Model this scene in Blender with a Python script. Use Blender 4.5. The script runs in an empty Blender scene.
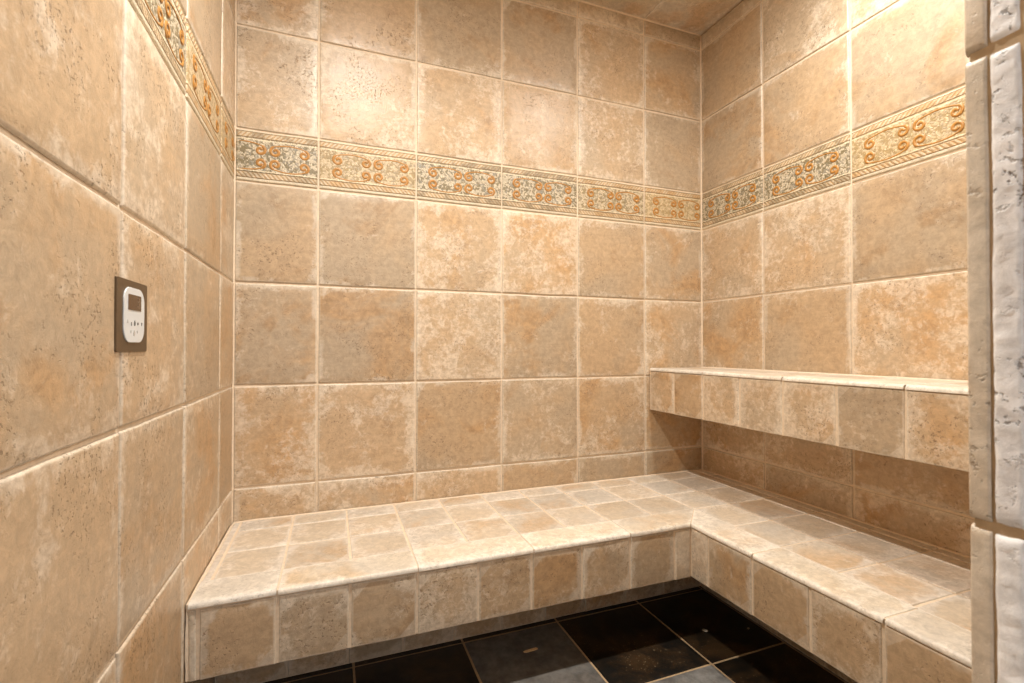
import bpy, math, random
from mathutils import Vector, Matrix, noise

random.seed(11)
SC = bpy.context.scene
COL = SC.collection
PI = math.pi

# ---------------------------------------------------------------- room sizes (metres, z = 0 at the third tile joint)
W = 1.755                      # left wall x=0, right wall x=W, back wall y=0
FLOOR, CEIL = -0.755, 1.458
SEAT, SEAT_D = -0.404, 0.490   # low bench: top height and depth
FACE_BOT = -0.559
BX = W - SEAT_D                # inner edge of the bench's right leg
SHX, SHZ, SHB = 1.4831, 0.031, -0.138   # upper shelf: front, top, bottom
FRONT = -1.435                 # inside face of the entrance wall
JAMB = 0.673                   # entrance reveal
ROWS = [FLOOR, -0.6156, -0.3056, 0.0, 0.310, 0.6154, 0.7745, 1.0862, 1.3938, CEIL]
BCOLS = [0, .2324, .5398, .8484, 1.1575, 1.4639, W]
LCOLS = [0, -.183, -.503, -.8095, -1.118, -1.43, -1.742, -1.95]
RCOLS = [0, -.312, -.629, -.935, -1.243, FRONT]


def lin(r, g, b):
    f = lambda c: ((c / 255 + .055) / 1.055) ** 2.4 if c / 255 > .04045 else c / 255 / 12.92
    return (f(r), f(g), f(b), 1)


# ---------------------------------------------------------------- materials
class NT:
    def __init__(s, name):
        s.m = bpy.data.materials.new(name)
        s.m.use_nodes = True
        s.t = s.m.node_tree
        s.t.nodes.clear()
        s.out = s.t.nodes.new('ShaderNodeOutputMaterial')
        s.bsdf = s.t.nodes.new('ShaderNodeBsdfPrincipled')
        s.t.links.new(s.bsdf.outputs[0], s.out.inputs[0])

    def put(s, sock, v):
        if v is None:
            return
        if hasattr(v, 'is_linked') or hasattr(v, 'links'):
            s.t.links.new(v, sock)
        else:
            sock.default_value = v

    def node(s, kind, **kw):
        n = s.t.nodes.new(kind)
        for k, v in kw.items():
            setattr(n, k, v)
        return n

    def math(s, op, a, b=None, c=None, clamp=False):
        n = s.node('ShaderNodeMath', operation=op, use_clamp=clamp)
        for i, v in enumerate((a, b, c)):
            s.put(n.inputs[i], v)
        return n.outputs[0]

    def vmath(s, op, a, b=None, scale=None):
        n = s.node('ShaderNodeVectorMath', operation=op)
        s.put(n.inputs[0], a)
        s.put(n.inputs[1], b)
        if scale is not None:
            s.put(n.inputs['Scale'], scale)
        return n.outputs[0]

    def noise(s, vec, scale, detail=3, rough=.55, dist=0.0):
        n = s.node('ShaderNodeTexNoise')
        s.put(n.inputs['Vector'], vec)
        n.inputs['Scale'].default_value = scale
        n.inputs['Detail'].default_value = detail
        n.inputs['Roughness'].default_value = rough
        n.inputs['Distortion'].default_value = dist
        return n.outputs['Fac']

    def step(s, v, a, b, lo=0.0, hi=1.0):
        n = s.node('ShaderNodeMapRange', interpolation_type='SMOOTHSTEP')
        s.put(n.inputs[0], v)
        for i, q in enumerate((a, b, lo, hi)):
            s.put(n.inputs[1 + i], q)
        return n.outputs[0]

    def mix(s, f, a, b, blend='MIX'):
        n = s.node('ShaderNodeMix', data_type='RGBA', blend_type=blend)
        s.put(n.inputs[0], f)
        s.put(n.inputs[6], a)
        s.put(n.inputs[7], b)
        return n.outputs[2]

    def attr(s, name):
        return s.node('ShaderNodeAttribute', attribute_name=name)

    def sep(s, v):
        n = s.node('ShaderNodeSeparateXYZ')
        s.put(n.inputs[0], v)
        return n.outputs

    def comb(s, x, y, z):
        n = s.node('ShaderNodeCombineXYZ')
        for i, v in enumerate((x, y, z)):
            s.put(n.inputs[i], v)
        return n.outputs[0]

    def bump(s, h, strength, dist):
        n = s.node('ShaderNodeBump')
        n.inputs['Strength'].default_value = strength
        n.inputs['Distance'].default_value = dist
        s.put(n.inputs['Height'], h)
        s.put(s.bsdf.inputs['Normal'], n.outputs[0])

    def base(s, v):
        s.put(s.bsdf.inputs['Base Color'], v)

    def rough(s, v):
        s.put(s.bsdf.inputs['Roughness'], v)


def tile_material(name, tan, grey, orange, brown, pale, dark, r0=.36, pits=1.0, wear=1.0):
    """rustic glazed tile: tan body, greyer and more orange clouds, chalky wear, small pits; varies tile by tile (attribute tid)"""
    k = NT(name)
    obj = k.node('ShaderNodeTexCoord').outputs['Object']
    tid = k.attr('tid')
    t = k.sep(tid.outputs['Vector'])
    p = k.vmath('ADD', obj, k.vmath('SCALE', tid.outputs['Vector'], scale=37.0))
    n1 = k.noise(p, 4.2, 3, .55, .4)
    n2 = k.noise(k.vmath('ADD', p, (5.1, 2.2, 7.7)), 5.5, 4, .6, .6)
    n3 = k.noise(k.vmath('ADD', p, (1.3, 9.2, 3.1)), 9.0, 9, .72, .3)
    n4 = k.noise(k.vmath('ADD', p, (8.3, 0.7, 4.9)), 165.0, 3, .65)
    n5 = k.noise(k.vmath('ADD', p, (2.9, 6.1, 0.3)), 62.0, 6, .74, .5)
    # streaks drawn along the tile when it was pressed (horizontal on walls)
    pz = k.vmath('MULTIPLY', p, (9.0, 9.0, 120.0))
    n6 = k.noise(pz, 1.0, 4, .6, .2)
    n7 = k.noise(k.vmath('ADD', p, (6.6, 1.9, 2.7)), 22.0, 9, .78, .6)
    col = k.mix(k.step(k.math('ADD', n1, k.math('MULTIPLY_ADD', t[0], .30, -.16)), .36, .66), tan, grey)
    of = k.step(k.math('ADD', n2, k.math('MULTIPLY_ADD', t[1], .26, -.19)), .46, .70, 0, .60)
    col = k.mix(of, col, orange)
    # brown veil in a few soft clouds
    bf = k.math('MULTIPLY', k.step(n7, .44, .62), k.step(n2, .50, .64))
    col = k.mix(k.math('MULTIPLY', bf, .55), col, brown)
    # chalky granular wear: breaks out in patches, mostly towards the edges of a tile
    e = k.attr('edge').outputs['Fac']
    near = k.math('MULTIPLY', k.step(e, .0, .050, .075, -.015), k.step(k.noise(k.vmath('ADD', p, (3.7, 8.8, 6.2)), 5.0, 3, .6), .40, .62, .1, 1.0))
    src = k.math('ADD', k.math('ADD', k.math('MULTIPLY', n3, .50), k.math('MULTIPLY', n7, .36)), k.math('MULTIPLY', n5, .14))
    lvl = k.math('ADD', k.math('ADD', src, near), k.math('MULTIPLY_ADD', t[2], .10, -.055))
    wf = k.math('MULTIPLY', k.step(lvl, .505, .60, 0, .60 * wear), k.step(n5, .34, .60, .45, 1.0))
    col = k.mix(wf, col, pale)
    # broad bands along single edges where the glaze has gone matt and white
    ef = k.step(k.math('ADD', e, k.math('MULTIPLY', n7, .03)), .022, .034, 1, 0)
    ew = k.step(k.noise(k.vmath('ADD', p, (4.4, 4.4, 1.1)), 6.0, 5, .7, .5), .50, .58)
    col = k.mix(k.math('MULTIPLY', k.math('MULTIPLY', ef, ew), .60 * wear), col, pale)
    # the thin rim itself, where the glaze pulls back
    rim = k.step(e, .0015, .006, .60, 0)
    col = k.mix(rim, col, pale)
    # pits
    pm = k.step(k.noise(k.vmath('ADD', p, (7.7, 3.3, 9.9)), 8.0, 4, .65, .5), .44, .62)
    pit = k.math('MULTIPLY', k.step(n4, .56, .66), pm)
    col = k.mix(k.math('MULTIPLY', pit, .60 * pits), col, dark)
    st = k.step(n6, .30, .70, .965, 1.03)
    sp = k.step(n5, .28, .72, .84, 1.14)
    val = k.math('MULTIPLY', k.math('MULTIPLY', st, sp), k.math('MULTIPLY_ADD', t[2], .16, .92))
    col = k.mix(1.0, col, k.comb(val, val, val), 'MULTIPLY')
    k.base(col)
    k.rough(k.math('ADD', k.math('MULTIPLY_ADD', n5, .16, r0 - .08), k.math('MULTIPLY', wf, .10)))
    k.bsdf.inputs['Specular IOR Level'].default_value = .5
    h = k.math('SUBTRACT', k.math('ADD', k.math('MULTIPLY', n5, .5), k.math('MULTIPLY', n7, .7)), k.math('MULTIPLY', pit, .9 * pits))
    k.bump(h, .6, .0018)
    return k.m


def border_material():
    k = NT('listello_glaze')
    uv = k.node('ShaderNodeUVMap', uv_map='tileuv').outputs[0]
    s = k.sep(uv)
    tid = k.attr('tid')
    t = k.sep(tid.outputs['Vector'])
    obj = k.node('ShaderNodeTexCoord').outputs['Object']
    p = k.vmath('ADD', obj, k.vmath('SCALE', tid.outputs['Vector'], scale=23.0))
    u, v = s[0], s[1]          # metres along and up the tile
    cream, grey, olive, amber = lin(214, 202, 178), lin(150, 148, 138), lin(128, 116, 82), lin(176, 134, 78)
    # leafy mosaic field
    vo = k.node('ShaderNodeTexVoronoi', feature='F1')
    k.put(vo.inputs['Vector'], k.vmath('ADD', p, k.vmath('SCALE', k.comb(k.noise(p, 60, 2), k.noise(k.vmath('ADD', p, (3, 3, 3)), 60, 2), k.noise(k.vmath('ADD', p, (7, 1, 3)), 60, 2)), scale=.02)))
    vo.inputs['Scale'].default_value = 170
    cell = k.sep(vo.outputs['Color'])[0]
    field = k.mix(k.step(cell, .40, .62), cream, grey)
    field = k.mix(k.step(k.math('ADD', cell, k.noise(p, 30, 3)), 1.02, 1.30, 0, .8), field, olive)
    ridge = k.step(vo.outputs['Distance'], .15, .55)
    field = k.mix(k.math('MULTIPLY', ridge, .34), field, lin(120, 98, 62))
    # warm or cool cast of the single tile
    field = k.mix(k.math('MULTIPLY', k.step(t[0], .35, .8), .38), field, lin(214, 180, 124))
    # flower lozenges in the frames: pale grey patches
    # rope bands at top and bottom
    vm = k.math('PINGPONG', v, .0795)           # distance to nearer long edge
    tri = k.math('PINGPONG', k.math('MULTIPLY', k.math('ADD', u, k.math('MULTIPLY', vm, .9)), 1.0), .0065)
    rope = k.step(tri, .0012, .0046)
    rcol = k.mix(k.math('MULTIPLY_ADD', rope, .45, .25), amber, cream)
    rcol = k.mix(k.math('MULTIPLY', k.step(k.noise(p, 26, 4), .42, .6), .6), rcol, k.mix(k.step(t[0], .3, .7), lin(120, 108, 84), lin(188, 146, 92)))
    inband = k.math('MULTIPLY', k.step(vm, .0085, .0100), k.step(vm, .0255, .0270, 1, 0))
    col = k.mix(inband, field, rcol)
    outer = k.step(vm, .0085, .0100, 1, 0)
    col = k.mix(outer, col, cream)
    l1 = k.math('MULTIPLY', k.step(vm, .0080, .0092), k.step(vm, .0108, .0122, 1, 0))
    l2 = k.math('MULTIPLY', k.step(vm, .0250, .0262), k.step(vm, .0282, .0296, 1, 0))
    l3 = k.math('MULTIPLY', k.step(vm, .0300, .0312), k.step(vm, .0330, .0345, 1, 0))
    col = k.mix(k.math('MULTIPLY', k.math('MAXIMUM', l1, l2), .8), col, lin(132, 108, 72))
    col = k.mix(k.math('MULTIPLY', l3, .7), col, lin(238, 222, 190))
    n = k.noise(p, 60, 4, .7)
    vv = k.step(n, .25, .75, .86, 1.10)
    col = k.mix(1.0, col, k.comb(vv, vv, vv), 'MULTIPLY')
    k.base(col)
    k.rough(.45)
    h = k.math('SUBTRACT', k.math('ADD', k.math('MULTIPLY', n, .3), k.math('MULTIPLY', k.math('MULTIPLY', rope, inband), .6)), k.math('ADD', k.math('MULTIPLY', k.math('MAXIMUM', l1, l2), .8), k.math('MULTIPLY', ridge, .5)))
    k.bump(h, .7, .002)
    return k.m


def plain(name, c, rough=.6, metal=0.0, n_scale=60, amount=.08, bump=.0, emit=None):
    k = NT(name)
    obj = k.node('ShaderNodeTexCoord').outputs['Object']
    n = k.noise(obj, n_scale, 5, .65)
    v = k.step(n, .2, .8, 1 - amount, 1 + amount)
    k.base(k.mix(1.0, c, k.comb(v, v, v), 'MULTIPLY'))
    k.rough(rough)
    k.bsdf.inputs['Metallic'].default_value = metal
    if bump:
        k.bump(n, .6, bump)
    if emit:
        k.bsdf.inputs['Emission Color'].default_value = emit[0]
        k.bsdf.inputs['Emission Strength'].default_value = emit[1]
    return k.m


def slate_material():
    k = NT('slate')
    obj = k.node('ShaderNodeTexCoord').outputs['Object']
    tid = k.attr('tid')
    t = k.sep(tid.outputs['Vector'])
    p = k.vmath('ADD', obj, k.vmath('SCALE', tid.outputs['Vector'], scale=11.0))
    n1 = k.noise(p, 7, 5, .65, .8)
    n2 = k.noise(k.vmath('ADD', p, (3, 1, 2)), 26, 6, .7)
    n3 = k.noise(k.vmath('ADD', p, (9, 1, 5)), 170, 3, .6)
    black, brown, grey = lin(19, 16, 12), lin(56, 40, 22), lin(158, 156, 152)
    col = k.mix(k.step(n1, .40, .66), black, brown)
    gm = k.math('MULTIPLY', t[0], k.step(n2, .25, .75, .60, 1.0))
    col = k.mix(gm, col, grey)
    spk = k.math('MULTIPLY', k.step(n3, .63, .70), k.step(n1, .45, .6))
    col = k.mix(k.math('MULTIPLY', spk, k.math('MULTIPLY', t[1], .5)), col, lin(178, 160, 130))
    v = k.step(n2, .25, .75, .75, 1.2)
    col = k.mix(1.0, col, k.comb(v, v, v), 'MULTIPLY')
    k.base(col)
    k.rough(k.math('MULTIPLY_ADD', n2, .25, .34))
    k.bsdf.inputs['Specular IOR Level'].default_value = .3
    k.bump(k.math('ADD', n1, n2), .5, .002)
    return k.m


DARK = lin(112, 88, 62)
M_TILE = tile_material('rustic_tile', lin(190, 164, 132), lin(182, 163, 138), lin(197, 156, 108), lin(156, 127, 94), lin(218, 206, 188), DARK)
M_SEAT = tile_material('rustic_tile_pale', lin(200, 184, 162), lin(196, 187, 174), lin(202, 168, 128), lin(180, 155, 124), lin(218, 209, 197), DARK, .5, .6)  # wall tile made paler, downlight brightness on the seat put into the colour
M_TRIM = tile_material('rustic_tile_bullnose', lin(212, 199, 178), lin(206, 197, 183), lin(208, 180, 144), lin(190, 168, 138), lin(228, 221, 209), DARK, .45, .5)  # worn glaze, whitened further with the edge highlight put into the colour
M_JAMB = tile_material('rustic_tile_daylit', lin(230, 228, 228), lin(224, 224, 226), lin(224, 212, 200), lin(196, 188, 180), lin(240, 240, 240), lin(120, 110, 102), .5, 1.7, .8)  # same tile as the walls, cool doorway daylight put into the colour
M_GROUT = plain('grout', lin(222, 203, 178), .8, 0, 90, .10, .0006)
M_BORDER = border_material()
M_SCROLL = plain('amber_scroll_glaze', lin(174, 124, 60), .4, 0, 70, .22)
M_SLATE = slate_material()
M_FGROUT = plain('floor_grout', lin(176, 150, 116), .8, 0, 90, .15, .0006)
M_BRONZE = plain('brushed_bronze', lin(106, 88, 66), .42, .55, 120, .08)
M_WHITE = plain('white_plastic', lin(216, 220, 222), .35, 0, 20, .02)
M_SCREEN = plain('lcd_glass', lin(84, 62, 44), .12, 0, 30, .12)
M_LCD = plain('lcd_segment', lin(120, 100, 80), .3, 0, 30, .05)
M_INK = plain('dark_ink', lin(70, 68, 66), .5, 0, 30, .05)
M_FAINT = plain('faint_ink', lin(176, 174, 170), .5, 0, 30, .05)
M_CHIP = plain('chip_tan', lin(226, 190, 142), .7, 0, 200, .15)
M_SPECK = plain('speck_pale', lin(150, 140, 124), .8, 0, 300, .15)
M_NICKEL = plain('satin_nickel', lin(190, 184, 174), .35, .9, 80, .04)
M_LENS = [plain('lamp_lens', lin(255, 250, 240), .4, 0, 10, .0, 0, ((1.0, .965, .895, 1), e)) for e in (980.0, 690.0)]
M_GASKET = plain('dark_gasket', lin(84, 82, 80), .5, .2, 50, .1)


# ---------------------------------------------------------------- mesh collecting
class MB:
    def __init__(s):
        s.v, s.f, s.m, s.tid, s.edge, s.uv, s.sm = [], [], [], [], [], [], []
        s.mats = []

    def mi(s, m):
        if m not in s.mats:
            s.mats.append(m)
        return s.mats.index(m)

    def vert(s, p, tid=(.5, .5, .5), edge=.05, uv=(0, 0)):
        s.v.append(tuple(p))
        s.tid.append(tid)
        s.edge.append(edge)
        s.uv.append(uv)
        return len(s.v) - 1

    def face(s, idx, mat, smooth=True):
        s.f.append(tuple(idx))
        s.m.append(s.mi(mat))
        s.sm.append(smooth)

    def box(s, a, b, mat, tid=(.5, .5, .5), faces=None):
        x0, y0, z0 = (min(a[i], b[i]) for i in range(3))
        x1, y1, z1 = (max(a[i], b[i]) for i in range(3))
        c = [s.vert(p, tid) for p in ((x0, y0, z0), (x1, y0, z0), (x1, y1, z0), (x0, y1, z0), (x0, y0, z1), (x1, y0, z1), (x1, y1, z1), (x0, y1, z1))]
        for q in ((0, 3, 2, 1), (4, 5, 6, 7), (0, 1, 5, 4), (1, 2, 6, 5), (2, 3, 7, 6), (3, 0, 4, 7)):
            s.face([c[i] for i in q], mat, False)

    def prism(s, pts, h0, h1, frame, mat, bevel=0.0):
        """closed outline pts (2-D) raised from h0 to h1 in frame=(origin, u, v, n); small top bevel"""
        o, u, v, n = frame
        cx = sum(p[0] for p in pts) / len(pts)
        cy = sum(p[1] for p in pts) / len(pts)
        rings = [(h0, 0), (h1 - bevel, 0)]
        if bevel:
            rings += [(h1 - bevel * .3, bevel * .3), (h1, bevel)]
        R = []
        for h, ins in rings:
            row = []
            for x, y in pts:
                L = math.hypot(x - cx, y - cy) or 1
                k = max(0, 1 - ins / L)
                row.append(s.vert(o + u * (cx + (x - cx) * k) + v * (cy + (y - cy) * k) + n * h))
            R.append(row)
        N = len(pts)
        for a, b in zip(R, R[1:]):
            for i in range(N):
                s.face((a[i], a[(i + 1) % N], b[(i + 1) % N], b[i]), mat, False)
        s.face(R[-1], mat, False)
        s.face(R[0][::-1], mat, False)

    def tube(s, pts, n, r, mat, tid):
        """half-round ridge along pts lying on a surface of normal n"""
        K = 5
        rows = []
        for i, p in enumerate(pts):
            a, b = pts[max(0, i - 1)], pts[min(len(pts) - 1, i + 1)]
            t = (b - a)
            if t.length < 1e-9:
                continue
            t.normalize()
            side = n.cross(t)
            rr = (r[i] if isinstance(r, list) else r) * (1 if 1 < i < len(pts) - 2 else .6)
            rows.append([s.vert(p + side * (rr * math.cos(PI * k / (K - 1))) + n * (rr * .45 * math.sin(PI * k / (K - 1)) - .0004), tid) for k in range(K)])
        for a, b in zip(rows, rows[1:]):
            for k in range(K - 1):
                s.face((a[k], a[k + 1], b[k + 1], b[k]), mat)

    def build(s, name, parent=None):
        me = bpy.data.meshes.new(name)
        me.from_pydata(s.v, [], s.f)
        for m in s.mats:
            me.materials.append(m)
        me.polygons.foreach_set('material_index', s.m)
        me.polygons.foreach_set('use_smooth', s.sm)
        a = me.attributes.new('tid', 'FLOAT_VECTOR', 'POINT')
        a.data.foreach_set('vector', [c for t in s.tid for c in t])
        a = me.attributes.new('edge', 'FLOAT', 'POINT')
        a.data.foreach_set('value', s.edge)
        uvl = me.uv_layers.new(name='tileuv')
        li = [0] * len(me.loops)
        me.loops.foreach_get('vertex_index', li)
        uvl.data.foreach_set('uv', [c for i in li for c in s.uv[i]])
        me.update()
        o = bpy.data.objects.new(name, me)
        COL.objects.link(o)
        if parent:
            o.parent = parent
            o.matrix_parent_inverse = Matrix.Translation(parent.location).inverted()
        return o


def rtid():
    return (random.random(), random.random(), random.random())


def tile(B, c00, c10, c11, c01, n, mat, tid=None, r=(.005, .005, .005, .005), skirt=(0, 0, 0, 0), wob=.0011, lip=.0006, step=.028, und=.0007, gritty=0):
    """one rounded, slightly wavy tile on the quad c00-c10-c11-c01; r: edge radii at u0,u1,v0,v1; skirt: extra drop of that edge"""
    c00, c10, c11, c01, n = (Vector(q) for q in (c00, c10, c11, c01, n))
    tid = tid or rtid()
    w = ((c10 - c00).length + (c11 - c01).length) / 2
    h = ((c01 - c00).length + (c11 - c10).length) / 2
    uh = (c10 - c00).normalized()
    vh = n.cross(uh)

    def params(L, ra, rb, ska, skb):
        q = [ra * (1 - math.cos(a)) for a in (0, .5, .85, 1.2, PI / 2)]
        q2 = [L - rb * (1 - math.cos(a)) for a in (PI / 2, 1.2, .85, .5, 0)]
        m = max(1, int((L - ra - rb) / step))
        mid = [ra + (L - ra - rb) * i / m for i in range(1, m)]
        if L < ra + rb + .002:
            return [0, L * .15, L * .5, L * .85, L], ska, skb
        return ([-1.0] if ska else []) + q + mid + q2 + ([L + 1.0] if skb else []), ska, skb

    us, a, b = params(w, r[0], r[1], skirt[0], skirt[1])
    vs, a, b = params(h, r[2], r[3], skirt[2], skirt[3])

    def drop(d, rr):
        d = max(0, d)
        return rr - math.sqrt(max(0, rr * rr - (rr - d) ** 2)) if d < rr else 0.0

    base = Vector((tid[0] * 31, tid[1] * 47, tid[2] * 59))
    l0, l1, l2 = (random.uniform(-1, 1) * lip for _ in range(3))
    grid = []
    for t in vs:
        row = []
        ts = min(h, max(0, t))
        for s in us:
            ss = min(w, max(0, s))
            fu, fv = ss / w, ts / h
            p = c00.lerp(c10, fu).lerp(c01.lerp(c11, fu), fv)
            d = [drop(ss, r[0]), drop(w - ss, r[1]), drop(ts, r[2]), drop(h - ts, r[3])]
            dr = min(math.sqrt(sum(q * q for q in d)), max(r))
            if s < -.5: dr += skirt[0]
            if s > w + .5: dr += skirt[1]
            if t < -.5: dr += skirt[2]
            if t > h + .5: dr += skirt[3]
            e = min(ss, w - ss, ts, h - ts)
            q = p * 9 + base
            dx, dy = noise.noise(q), noise.noise(q + Vector((9, 4, 2)))
            fine = noise.noise(p * 46 + base)
            k = wob * max(0.0, 1 - e / .04)
            hgt = und * noise.noise(p * 7 + base) + l0 + l1 * (fu - .5) + l2 * (fv - .5) - dr
            if gritty:
                hgt += gritty * min(1.0, .35 + e / .006) * (noise.noise(p * 210 + base) + .7 * noise.noise(p * 420 + base) - .5 * max(0, noise.noise(p * 130 - base)))
            P = p + uh * (k * (dx * 1.3 + fine * .7)) + vh * (k * (dy * 1.3 - fine * .7)) + n * hgt
            row.append(B.vert(P, tid, e, (ss, ts)))
        grid.append(row)
    for j in range(len(vs) - 1):
        for i in range(len(us) - 1):
            B.face((grid[j][i], grid[j][i + 1], grid[j + 1][i + 1], grid[j + 1][i]), mat)
    return tid, w, h


G = .0060   # joint width


def wall_tiles(B, org, u, n, cols, rows, mat=None, r=.0042, skip=None, gap=G):
    """tiles between the breakpoints cols (along u) and rows (along z)"""
    org, u, n = Vector(org), Vector(u), Vector(n)
    z = Vector((0, 0, 1))
    g = gap / 2
    for i in range(len(cols) - 1):
        for j in range(len(rows) - 1):
            if skip and skip(cols[i], cols[i + 1], rows[j], rows[j + 1]):
                continue
            a, b, c, d = cols[i] + g, cols[i + 1] - g, rows[j] + g, rows[j + 1] - g
            P = lambda s, t: org + u * s + z * t
            tile(B, P(a, c), P(b, c), P(b, d), P(a, d), n, mat or M_TILE, r=(r,) * 4)


def smooth_path(pts):
    return [Vector(p) for p in pts]


def spiral_frame(u1, u2, vc, sgn, R, dv):
    """2-D path: spiral out at u1, arc across, spiral in at u2; sgn=+1 upper half, -1 lower half"""
    out = []
    N, turns = 30, 1.25
    for i in range(N + 1):
        f = i / N
        rad = .0035 + (R - .0035) * f
        a = PI / 2 + (1 - f) * turns * 2 * PI       # clockwise, ends at the top
        out.append((u1 + rad * math.cos(a), vc + sgn * (dv + rad * math.sin(a))))
    for i in range(1, 12):
        f = i / 12
        out.append((u1 + (u2 - u1) * f, vc + sgn * (dv + R + .0055 * math.sin(PI * f))))
    for i in range(N + 1):
        f = 1 - i / N
        rad = .0035 + (R * .92 - .0035) * f
        a = PI / 2 - (1 - f) * turns * 2 * PI
        out.append((u2 + rad * math.cos(a), vc + sgn * (dv + rad * math.sin(a))))
    return out


def border_run(name, org, u, n, cols, z0, z1, cuts):
    """listello: decorative tiles with raised scrolls"""
    B = MB()
    org, u, n = Vector(org), Vector(u), Vector(n)
    z = Vector((0, 0, 1))
    g = G / 2
    full = .301
    for i in range(len(cols) - 1):
        a, b = cols[i] + g, cols[i + 1] - g
        w = b - a
        c, d = z0 + g, z1 - g
        P = lambda s, t: org + u * s + z * t
        tid = rtid()
        tile(B, P(a, c), P(b, c), P(b, d), P(a, d), n, M_BORDER, tid=tid, r=(.004,) * 4, und=.0003, lip=.0003)
        off = cuts.get(i, 0.0)        # how much of the motif is cut away at the low-u end
        H = d - c
        fr = [(.055, .140), (.182, .262)]
        for (u1, u2) in fr:
            for sgn in (1, -1):
                path = spiral_frame(u1 - off, u2 - off, H / 2, sgn, .0165, .0200)
                run, rad = [], []
                for q, (s, t) in enumerate(path + [(9, 9)]):
                    if .006 < s < w - .006:
                        run.append(P(a + s, c + t) + n * .0006)
                        rad.append(.0042 if q < 29 or q > 43 else .0020)
                    else:
                        if len(run) > 4:
                            B.tube(run, n, rad, M_SCROLL, tid)
                        run, rad = [], []
    o = B.build(name)
    o['kind'] = 'structure'
    return o


def struct(B, name):
    o = B.build(name)
    o['kind'] = 'structure'
    return o


def thing(name, label, cat, loc):
    o = bpy.data.objects.new(name, None)
    o.empty_display_size = .1
    o.location = loc
    COL.objects.link(o)
    o['label'] = label
    o['category'] = cat
    return o


# ---------------------------------------------------------------- the room
def bead(B, p, q, n, r=.0042, mat=None):
    """caulk line in a corner"""
    p, q = Vector(p), Vector(q)
    N = max(4, int((q - p).length / .02))
    pts = [p.lerp(q, i / N) for i in range(N + 1)]
    B.tube(pts, Vector(n).normalized(), [r * (1 + .25 * noise.noise(v * 30)) for v in pts], mat or M_GROUT, (.5, .5, .5))


GD = .0046   # joints lie this far behind the tile faces
ROWS_LO, ROWS_HI = ROWS[:6], ROWS[6:]

B = MB()
B.box((0, GD, FLOOR), (W, .10, CEIL), M_GROUT)
wall_tiles(B, (0, 0, 0), (1, 0, 0), (0, -1, 0), BCOLS, ROWS_LO)
wall_tiles(B, (0, 0, 0), (1, 0, 0), (0, -1, 0), BCOLS, ROWS_HI)
struct(B, 'wall_back')
B = MB()
bead(B, (0, 0, FLOOR), (0, 0, CEIL), (1, -1, 0))
bead(B, (W, 0, FLOOR), (W, 0, CEIL), (-1, -1, 0))
bead(B, (0, 0, CEIL), (W, 0, CEIL), (0, -1, -1))
struct(B, 'trim_4')
border_run('trim_1', (0, 0, 0), (1, 0, 0), (0, -1, 0), BCOLS, ROWS[5], ROWS[6], {0: .075})

B = MB()
B.box((-GD, -1.95, FLOOR), (-.10, .10, CEIL), M_GROUT)
lc = [-c for c in LCOLS]          # along -y from the back corner; u must make a right-handed face
lrev = sorted(LCOLS)
wall_tiles(B, (0, 0, 0), (0, 1, 0), (1, 0, 0), lrev, ROWS_LO)
wall_tiles(B, (0, 0, 0), (0, 1, 0), (1, 0, 0), lrev, ROWS_HI)
struct(B, 'wall_left')
border_run('trim_2', (0, 0, 0), (0, 1, 0), (1, 0, 0), lrev, ROWS[5], ROWS[6], {})

B = MB()
B.box((W + GD, FRONT - .125, FLOOR), (W + .10, .10, CEIL), M_GROUT)
wall_tiles(B, (W, 0, 0), (0, -1, 0), (-1, 0, 0), [-c for c in RCOLS], ROWS_LO)
wall_tiles(B, (W, 0, 0), (0, -1, 0), (-1, 0, 0), [-c for c in RCOLS], ROWS_HI)
struct(B, 'wall_right')
border_run('trim_3', (W, 0, 0), (0, -1, 0), (-1, 0, 0), [-c for c in RCOLS], ROWS[5], ROWS[6], {})

# entrance wall: right of the doorway and above it
HEAD = 1.24
YO = FRONT - .125
B = MB()
B.box((JAMB + GD, FRONT - GD, FLOOR), (W + GD, YO + GD, CEIL), M_GROUT)
B.box((0, FRONT - GD, HEAD), (JAMB + GD, YO + GD, CEIL), M_GROUT)
B.box((JAMB + .0022, FRONT + .0005, FLOOR), (JAMB + .03, FRONT - .06, CEIL), M_FGROUT)  # darker grout colour carries the shade inside the reveal joints
fx = [W, 1.598, 1.288, .980, JAMB]
wall_tiles(B, (0, FRONT, 0), (-1, 0, 0), (0, 1, 0), [-c for c in fx], ROWS_LO + ROWS_HI, r=.0055)
wall_tiles(B, (0, FRONT, 0), (-1, 0, 0), (0, 1, 0), [-JAMB, -.36, 0], [HEAD, 1.3938, CEIL])
wall_tiles(B, (0, YO, 0), (1, 0, 0), (0, -1, 0), fx[::-1], ROWS_LO + ROWS_HI)
wall_tiles(B, (0, YO, 0), (1, 0, 0), (0, -1, 0), [0, .36, JAMB], [HEAD, 1.3938, CEIL])
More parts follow.
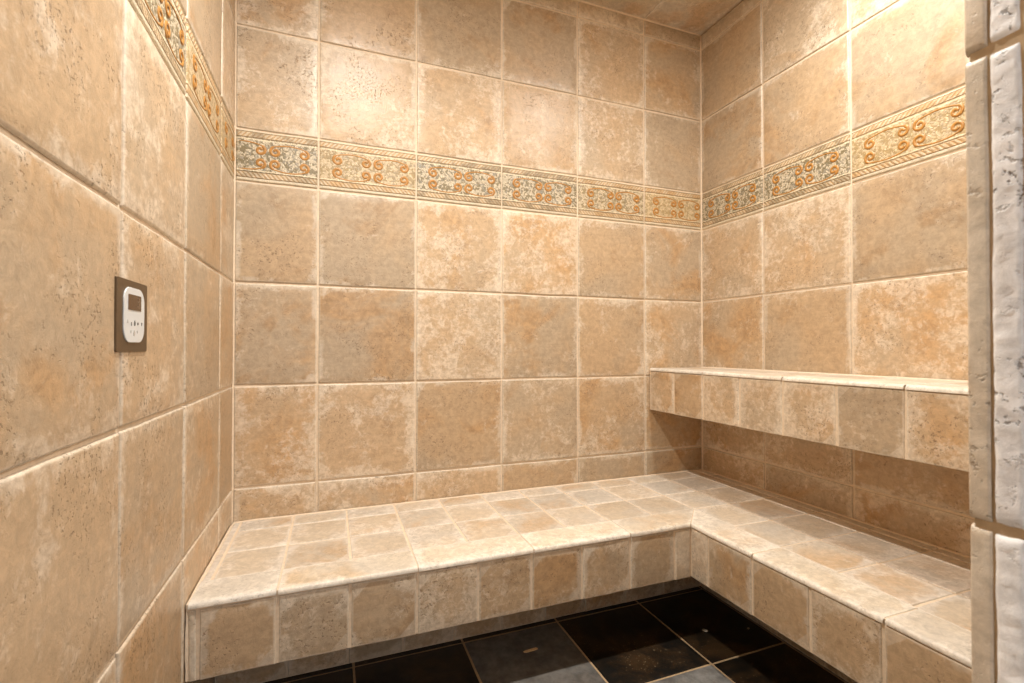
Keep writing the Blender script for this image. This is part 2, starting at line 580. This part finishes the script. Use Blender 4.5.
# the reveal the camera looks past: edge of the inner tile, then return tiles whitened by daylight put into their colour
rr = [FLOOR, -.6156, -.3056, 0.0, .310, .6154, .925, HEAD, CEIL]
z = Vector((0, 0, 1))
for a, b in zip(rr, rr[1:]):
    def q(y, t, x=JAMB): return (x, y, t)
    lo, hi = a + .0020, b - .0020
    tile(B, q(FRONT + .0028, lo), q(FRONT - .0088, lo), q(FRONT - .0088, hi), q(FRONT + .0028, hi), (-1, 0, 0), M_TILE, r=(.0020, .0018, .005, .005), wob=.0004, lip=.0002, step=.02)
    tile(B, q(FRONT - .0098, lo), q(FRONT - .0252, lo), q(FRONT - .0252, hi), q(FRONT - .0098, hi), (-1, 0, 0), M_JAMB, r=(.0030, .0035, .006, .006), wob=.0009, step=.0032, und=.0008, lip=.0003, gritty=.0012)
    tile(B, q(FRONT - .0310, lo), q(YO, lo), q(YO, hi), q(FRONT - .0310, hi), (-1, 0, 0), M_JAMB, r=(.0035, .006, .006, .006), wob=.0009, step=.02, und=.0008, lip=.0003)
tile(B, (0, YO, HEAD), (JAMB, YO, HEAD), (JAMB, FRONT, HEAD), (0, FRONT, HEAD), (0, 0, -1), M_TILE)
struct(B, 'wall_front')

B = MB()
B.box((-.10, -1.95, CEIL + GD), (W + .10, .10, CEIL + .10), M_GROUT)
cx, cyl = [0, .2324, .5398, .8484, 1.1575, 1.4639, W], [-1.435, -1.243, -.935, -.629, -.312, 0]
g = .0015
for i in range(6):
    for j in range(5):
        a, b, c, d = cx[i] + g, cx[i + 1] - g, cyl[j] + g, cyl[j + 1] - g
        tile(B, (a, d, CEIL), (b, d, CEIL), (b, c, CEIL), (a, c, CEIL), (0, 0, -1), M_SEAT, r=(.003,) * 4)  # paler tile colour stands in for light bounced up to the ceiling
struct(B, 'ceiling')

B = MB()
B.box((-1.3, -4.6, FLOOR - .10), (W + 1.1, .10, FLOOR - .0025), M_FGROUT)
fxs = [-1.3, -.99, -.67, -.35, -.02, .027, .334, .641, .949, 1.258, 1.530, W + .02, 2.1, 2.45, 2.8]
fys = [-4.6 + .335 * i for i in range(9)] + [-1.58, -1.25, -.913, -.578, -.245, 0]
tones = {(6, -2): (.04, .2), (7, -2): (.42, .3), (8, -2): (.0, 1.0), (9, -2): (.0, .3), (8, -3): (.62, .3), (9, -3): (.0, .6), (7, -3): (.3, .6), (6, -3): (.5, .4)}
g = .0032
for i in range(len(fxs) - 1):
    for j in range(len(fys) - 1):
        a, b, c, d = fxs[i] + g, fxs[i + 1] - g, fys[j] + g, fys[j + 1] - g
        tn = tones.get((i, j + 1 - len(fys)))
        tid = (tn[0], tn[1], random.random()) if tn else ((random.choice((.02, .04, .1)) if j == len(fys) - 2 else random.choice((.05, .4, .8))), .4, random.random())
        if a > W or (b < 0 and d > -1.95):
            if d > -1.95: continue
        if b - a < .05:
            B.box((a, c, FLOOR - .01), (b, d, FLOOR), M_SLATE, tid)
        else:
            tile(B, (a, c, FLOOR), (b, c, FLOOR), (b, d, FLOOR), (a, d, FLOOR), (0, 0, 1), M_SLATE, tid=tid, r=(.003,) * 4, wob=.0005, step=.05)
struct(B, 'floor')

# ---------------------------------------------------------------- low L-shaped bench
bench = thing('bench', 'low L-shaped bench covered in tan tiles running along the back and right walls', 'bench', (1.2, -.3, FLOOR))
E_ = .0025     # clearance to the walls
XE, YE = W - E_, FRONT + E_
NB = .102      # depth of the bullnose pieces
top_t = Vector((0, 0, 1))
B = MB()
zt = SEAT - .0022
B.box((E_, -SEAT_D + .002, SEAT - .008), (XE, -E_, zt), M_GROUT)
B.box((BX + .002, YE, SEAT - .008), (XE, -SEAT_D + .002, zt), M_GROUT)
B.box((E_, -SEAT_D + .001, SEAT - .006), (BX + NB - .004, -SEAT_D + NB - .004, SEAT + .0008), M_GROUT)
B.box((BX + .001, YE, SEAT - .006), (BX + NB - .004, -SEAT_D + NB - .004, SEAT + .0008), M_GROUT)
sx = [.026, .168, .320, .468, .617, .765, .910, 1.055, 1.210, BX + NB]
rx = [BX + NB, 1.512, 1.664, 1.712, XE - .001]
sy = [-E_ - .001, -.088, -.237, -SEAT_D + NB]
ry = [-SEAT_D + NB, -.548, -.700, -.853, -1.006, -1.160, -1.312, YE + .001]


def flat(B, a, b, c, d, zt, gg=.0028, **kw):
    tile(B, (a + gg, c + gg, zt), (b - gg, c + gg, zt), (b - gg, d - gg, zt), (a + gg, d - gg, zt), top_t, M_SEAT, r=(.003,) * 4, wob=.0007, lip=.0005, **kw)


yy = sy[::-1]
for i in range(len(sx) - 1):
    for j in range(3):
        flat(B, sx[i], sx[i + 1], yy[j], yy[j + 1], SEAT)
for i in range(len(rx) - 1):
    for j in range(3):
        flat(B, rx[i], rx[i + 1], yy[j], yy[j + 1], SEAT)
    for j in range(len(ry) - 1):
        flat(B, rx[i], rx[i + 1], ry[j + 1], ry[j], SEAT)
flat(B, .0045, .025, -SEAT_D + NB, -.237, SEAT)
flat(B, .0045, .025, -.237, -.006, SEAT)
bead(B, (.006, -.0062, SEAT), (XE - .006, -.0062, SEAT), (0, -1, 1), .0045)
bead(B, (.0050, -SEAT_D + .0005, FACE_BOT + .004), (.0050, -SEAT_D + .0005, SEAT - .012), (1, -1, 0), .0040)
bead(B, (.0062, -SEAT_D, SEAT), (.0062, -.008, SEAT), (1, 0, 1), .0045)
bead(B, (XE - .004, -.008, SEAT), (XE - .004, YE, SEAT), (-1, 0, 1), .0045)
B.build('seat_top', bench)

B = MB()
NR, SK = .008, .003
yo, yi = -SEAT_D - .0025, -SEAT_D + NB - .002
xo, xi = BX - .0025, BX + NB - .002
pieces = [.0045, .168, .467, .762, 1.055]
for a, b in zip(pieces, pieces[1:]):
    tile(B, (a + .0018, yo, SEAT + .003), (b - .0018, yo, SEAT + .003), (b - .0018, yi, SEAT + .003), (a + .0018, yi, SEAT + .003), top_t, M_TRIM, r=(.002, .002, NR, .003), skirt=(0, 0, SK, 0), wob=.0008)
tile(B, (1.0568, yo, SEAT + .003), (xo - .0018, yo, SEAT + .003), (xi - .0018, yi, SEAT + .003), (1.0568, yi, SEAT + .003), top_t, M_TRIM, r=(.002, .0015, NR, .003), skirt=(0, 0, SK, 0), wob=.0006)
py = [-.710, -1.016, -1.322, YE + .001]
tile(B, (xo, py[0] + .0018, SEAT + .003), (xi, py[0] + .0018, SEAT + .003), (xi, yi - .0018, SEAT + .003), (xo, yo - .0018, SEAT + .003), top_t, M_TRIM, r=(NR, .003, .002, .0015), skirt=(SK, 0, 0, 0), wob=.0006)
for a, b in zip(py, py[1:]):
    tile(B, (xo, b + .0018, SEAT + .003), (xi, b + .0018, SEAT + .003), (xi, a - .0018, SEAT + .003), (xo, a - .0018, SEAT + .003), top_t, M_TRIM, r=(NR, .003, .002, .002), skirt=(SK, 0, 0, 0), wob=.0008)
bead(B, (BX + .001, -SEAT_D + .001, SEAT + .0008), (xi - .001, yi - .001, SEAT + .0022), (0, 0, 1), .0030)
B.build('edge_trim', bench)

FT = SEAT - .0115
B = MB()
B.box((E_, -SEAT_D + .0024, FACE_BOT + .001), (BX + .03, -SEAT_D + .03, SEAT - .0085), M_GROUT)
B.box((BX + .0024, YE, FACE_BOT + .001), (BX + .03, -SEAT_D + .0024, SEAT - .0085), M_GROUT)
wall_tiles(B, (0, -SEAT_D, 0), (1, 0, 0), (0, -1, 0), [.004, .023, .168, .315, .465, .615, .757, .904, 1.054, 1.207, BX - .0005], [FACE_BOT - .003, FT + .003], r=.0032, gap=.0062)
wall_tiles(B, (BX, 0, 0), (0, -1, 0), (-1, 0, 0), [SEAT_D - .0005, .557, .707, .863, 1.013, 1.165, 1.318, -YE], [FACE_BOT - .003, FT + .003], r=.0032, gap=.0062)
B.build('front_face', bench)

B = MB()
B.box((E_, -SEAT_D + .0305, FACE_BOT + .002), (XE, -E_, SEAT - .0085), M_FGROUT)
B.box((BX + .0305, YE, FACE_BOT + .002), (XE, -SEAT_D + .0305, SEAT - .0085), M_FGROUT)
B.build('underside', bench)

KY, KX = -.232, W - .225
B = MB()
B.box((E_, KY + GD, FLOOR), (KX + .03, KY + .04, FACE_BOT + .0015), M_GROUT)
B.box((KX + GD, YE, FLOOR), (KX + .04, KY + GD, FACE_BOT + .0015), M_GROUT)
wall_tiles(B, (0, KY, 0), (1, 0, 0), (0, -1, 0), [.004, .168, .320, .468, .617, .765, .910, 1.055, 1.210, 1.365, KX], [FLOOR, FACE_BOT], r=.003, gap=.005)
wall_tiles(B, (KX, 0, 0), (0, -1, 0), (-1, 0, 0), [-KY, .39, .55, .70, .853, 1.006, 1.16, 1.312, -YE], [FLOOR, FACE_BOT], r=.003, gap=.005)
B.build('base', bench)

# ---------------------------------------------------------------- upper shelf on the right wall
shelf = thing('wall_shelf', 'thick tan tiled shelf on the right wall above the bench', 'shelf', (W - .13, -.7, SHB))
B = MB()
B.box((SHX + .002, YE, SHZ - .008), (XE, -E_, SHZ - GD + .0006), M_GROUT)
shy = [.005, .150, .302, .460, .615, .771, .929, 1.083, 1.236, -YE - .001]
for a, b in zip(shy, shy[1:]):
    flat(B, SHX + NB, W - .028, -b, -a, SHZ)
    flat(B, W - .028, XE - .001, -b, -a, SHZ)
bead(B, (XE - .004, -.008, SHZ), (XE - .004, YE, SHZ), (-1, 0, 1), .0045)
B.build('shelf_top', shelf)
B = MB()
xo, xi = SHX - .0025, SHX + NB - .002
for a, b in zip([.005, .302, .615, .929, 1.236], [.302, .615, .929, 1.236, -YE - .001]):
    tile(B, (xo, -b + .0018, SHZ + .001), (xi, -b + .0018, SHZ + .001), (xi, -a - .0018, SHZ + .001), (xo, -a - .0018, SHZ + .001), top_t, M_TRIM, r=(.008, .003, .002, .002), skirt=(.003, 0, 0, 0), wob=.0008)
B.build('edge_trim', shelf)
B = MB()
B.box((SHX + .0024, YE, SHB + .001), (SHX + .03, -E_, SHZ - .0085), M_GROUT)
wall_tiles(B, (SHX, 0, 0), (0, -1, 0), (-1, 0, 0), shy, [SHB - .003, SHZ - .0085], r=.0032, gap=.0062)
B.build('front_face', shelf)
B = MB()
B.box((SHX + .0305, YE, SHB + .002), (XE, -E_, SHZ - .0085), M_GROUT)
B.build('underside', shelf)

# ---------------------------------------------------------------- control panel on the left wall
PT = .0025
panel = thing('control_panel', 'square bronze steam control panel with white keypad on the left wall', 'control panel', (.001, -.777, .160))
uY, uZ, nX = Vector((0, 1, 0)), Vector((0, 0, 1)), Vector((1, 0, 0))
FRM = (Vector((0, 0, 0)), uY, uZ, nX)


def rrect(y0, y1, z0, z1, r, k=8):
    pts = []
    for (cy, cz, a0) in ((y1 - r, z0 + r, -PI / 2), (y1 - r, z1 - r, 0), (y0 + r, z1 - r, PI / 2), (y0 + r, z0 + r, PI)):
        for i in range(k + 1):
            a = a0 + PI / 2 * i / k
            pts.append((cy + r * math.cos(a), cz + r * math.sin(a)))
    return pts


B = MB(); B.prism(rrect(-.8330, -.7195, .1088, .2120, .002, 3), -.0012, PT, FRM, M_BRONZE, .0008); B.build('frame', panel)
B = MB(); B.prism(rrect(-.8130, -.7360, .1222, .2015, .021), PT - .0005, PT + .0015, FRM, M_WHITE, .0006)
keypad = B.build('keypad', panel)
keypad['label'] = 'white keypad with rounded ends'
KZ = PT + .0015
B = MB()
B.prism(rrect(-0.7990, -0.7510, .1690, .1915, .0012, 3), KZ - .0004, KZ + .0006, FRM, M_SCREEN, .0002)
scr = B.build('screen', keypad)
scr['label'] = 'dark brown display window'
# faint read-out on the display: a thermometer bar and two ticks
B2 = MB()
for (y, zz, w, h) in ((-0.7595, .1805, .0022, .0150), (-0.7645, .1755, .0045, .0014), (-0.7645, .1820, .0045, .0014), (-0.7645, .1880, .0030, .0014)):
    B2.prism([(y - w / 2, zz - h / 2), (y + w / 2, zz - h / 2), (y + w / 2, zz + h / 2), (y - w / 2, zz + h / 2)], KZ + .0004, KZ + .0008, FRM, M_LCD)
B2.build('readout', keypad)


def glyph(shape, y, z, s):
    if shape == 'up': return [(y - s, z - s * .9), (y + s, z - s * .9), (y, z + s * 1.1)]
    if shape == 'down': return [(y - s, z + s * .9), (y, z - s * 1.1), (y + s, z + s * .9)]
    if shape == 'bar': return [(y - s * .4, z - s * 1.3), (y + s * .4, z - s * 1.3), (y + s * .4, z + s * .8), (y - s * .4, z + s * .8)]
    if shape == 'drop': return [(y + s * (.95 * math.sin(a)) * (1 if abs(a) < 2.2 else .6), z - s * 1.55 * math.cos(a)) for a in [-PI + 2 * PI * i / 14 for i in range(14)]]
    if shape == 'disc': return [(y + s * math.cos(2 * PI * i / 12), z + s * math.sin(2 * PI * i / 12)) for i in range(12)]


for (shape, y, zz, s, m) in (('up', -0.8005, .1525, .0024, M_FAINT), ('bar', -0.7870, .1495, .0024, M_INK), ('drop', -0.7745, .1505, .0026, M_INK),
                             ('disc', -0.7625, .1500, .0022, M_INK), ('down', -0.7475, .1500, .0022, M_INK),
                             ('bar', -0.7885, .1380, .0020, M_FAINT), ('drop', -0.7765, .1360, .0028, M_FAINT), ('bar', -0.7645, .1385, .0018, M_FAINT)):
    B = MB()
    B.prism(glyph(shape, y, zz, s), KZ - .0003, KZ + .0004, FRM, m)
    B.build('button', keypad)

# ---------------------------------------------------------------- small chip and pale specks on the floor
def lump(name, label, cat, x, y, lx, ly, h, rot, mat):
    B = MB()
    N = 9
    ca, sa = math.cos(rot), math.sin(rot)
    rings = []
    for hz, k in ((0, .9), (h * .45, 1.0), (h * .85, .86), (h, .5)):
        row = []
        for i in range(N):
            a = 2 * PI * i / N
            rr_ = 1 + .22 * noise.noise(Vector((math.cos(a) * 1.7 + x * 50, math.sin(a) * 1.7 + y * 50, hz * 90)))
            px = lx / 2 * k * rr_ * (abs(math.cos(a)) ** .6) * (1 if math.cos(a) > 0 else -1)
            pyy = ly / 2 * k * rr_ * (abs(math.sin(a)) ** .6) * (1 if math.sin(a) > 0 else -1)
            row.append(B.vert((x + px * ca - pyy * sa, y + px * sa + pyy * ca, FLOOR + .0006 + hz)))
        rings.append(row)
    for a, b in zip(rings, rings[1:]):
        for i in range(N):
            B.face((a[i], a[(i + 1) % N], b[(i + 1) % N], b[i]), mat, False)
    B.face(rings[-1], mat, False)
    B.face(rings[0][::-1], mat, False)
    o = B.build(name)
    o['label'] = label
    o['category'] = cat
    return o


lump('tile_chip', 'thin tan chip lying on the grey slate floor tile before the bench', 'chip', .813, -.352, .050, .0105, .003, .05, M_CHIP)
lump('pale_speck', 'pale crumb in the middle of the black floor tile at the bench corner', 'speck', 1.350, -.452, .012, .018, .003, .6, M_SPECK)  # small pale lump set on the slate
lump('pale_speck', 'tiny pale crumb near the foot of the right bench on black slate', 'speck', 1.484, -.490, .010, .007, .002, .3, M_SPECK)

# ---------------------------------------------------------------- recessed ceiling lamps (just above the frame)
for k, (x, y) in enumerate(((.383, -.850), (1.347, -.842))):
    t = thing('ceiling_downlight', ('round recessed ceiling lamp nearer the left wall', 'round recessed ceiling lamp above the right shelf edge')[k], 'ceiling lamp', (x, y, CEIL - .002))
    t['group'] = 'recessed ceiling lamps'
    B = MB()
    N = 40
    prof = [(.030, -.0030), (.034, -.0050), (.044, -.0055), (.052, -.0035), (.054, -.0015)]
    rows_ = [[B.vert((x + r * math.cos(2 * PI * i / N), y + r * math.sin(2 * PI * i / N), CEIL + hz)) for i in range(N)] for r, hz in prof]
    for a, b in zip(rows_, rows_[1:]):
        for i in range(N):
            B.face((a[i], b[i], b[(i + 1) % N], a[(i + 1) % N]), M_NICKEL)
    B.build('trim_ring', t)
    B = MB()
    c = [B.vert((x + .029 * math.cos(2 * PI * i / N), y + .029 * math.sin(2 * PI * i / N), CEIL - .0040)) for i in range(N)]
    B.face(c[::-1], M_LENS[k], False)
    B.build('lens', t)
    ld = bpy.data.lights.new('lamp_beam', 'SPOT')
    ld.energy = (46, 27)[k]
    ld.color = (1.0, .965, .895)
    ld.spot_size = math.radians(157)
    ld.spot_blend = 1.0
    ld.shadow_soft_size = .022
    lo = bpy.data.objects.new('lamp_beam', ld)
    COL.objects.link(lo)
    lo.location = (x, y, CEIL - .030)

# ---------------------------------------------------------------- daylight of the bathroom outside the doorway
w = bpy.data.worlds.new('World')
SC.world = w
w.use_nodes = True
bg = w.node_tree.nodes['Background']
bg.inputs[0].default_value = (.97, .97, 1.0, 1)
bg.inputs[1].default_value = .8

# ---------------------------------------------------------------- camera
cam = bpy.data.cameras.new('camera')
co = bpy.data.objects.new('camera', cam)
COL.objects.link(co)
SC.camera = co
cam.sensor_width = 36
cam.lens = 477.65 / 1024 * 36
cam.clip_start = .01
cam.dof.use_dof = True
cam.dof.focus_distance = 1.5
cam.dof.aperture_fstop = 11
F = Vector((.3526, .9357, .0117)).normalized()
R = Vector((.9358, -.3526, .0005)).normalized()
U = R.cross(F).normalized()
R = F.cross(U)
m = Matrix((R, U, -F)).transposed().to_4x4()
m.translation = Vector((.2748, -1.6244, .1158))
co.matrix_world = m

vs = SC.view_settings
SC.display_settings.display_device = 'sRGB'
vs.view_transform = 'Standard'
vs.look = 'None'
vs.gamma = 1
vs.exposure = 0.37
vs.use_curve_mapping = False
SC.cycles.use_denoising = True
SC.cycles.max_bounces = 10
SC.cycles.diffuse_bounces = 8
SC.cycles.sample_clamp_indirect = 6
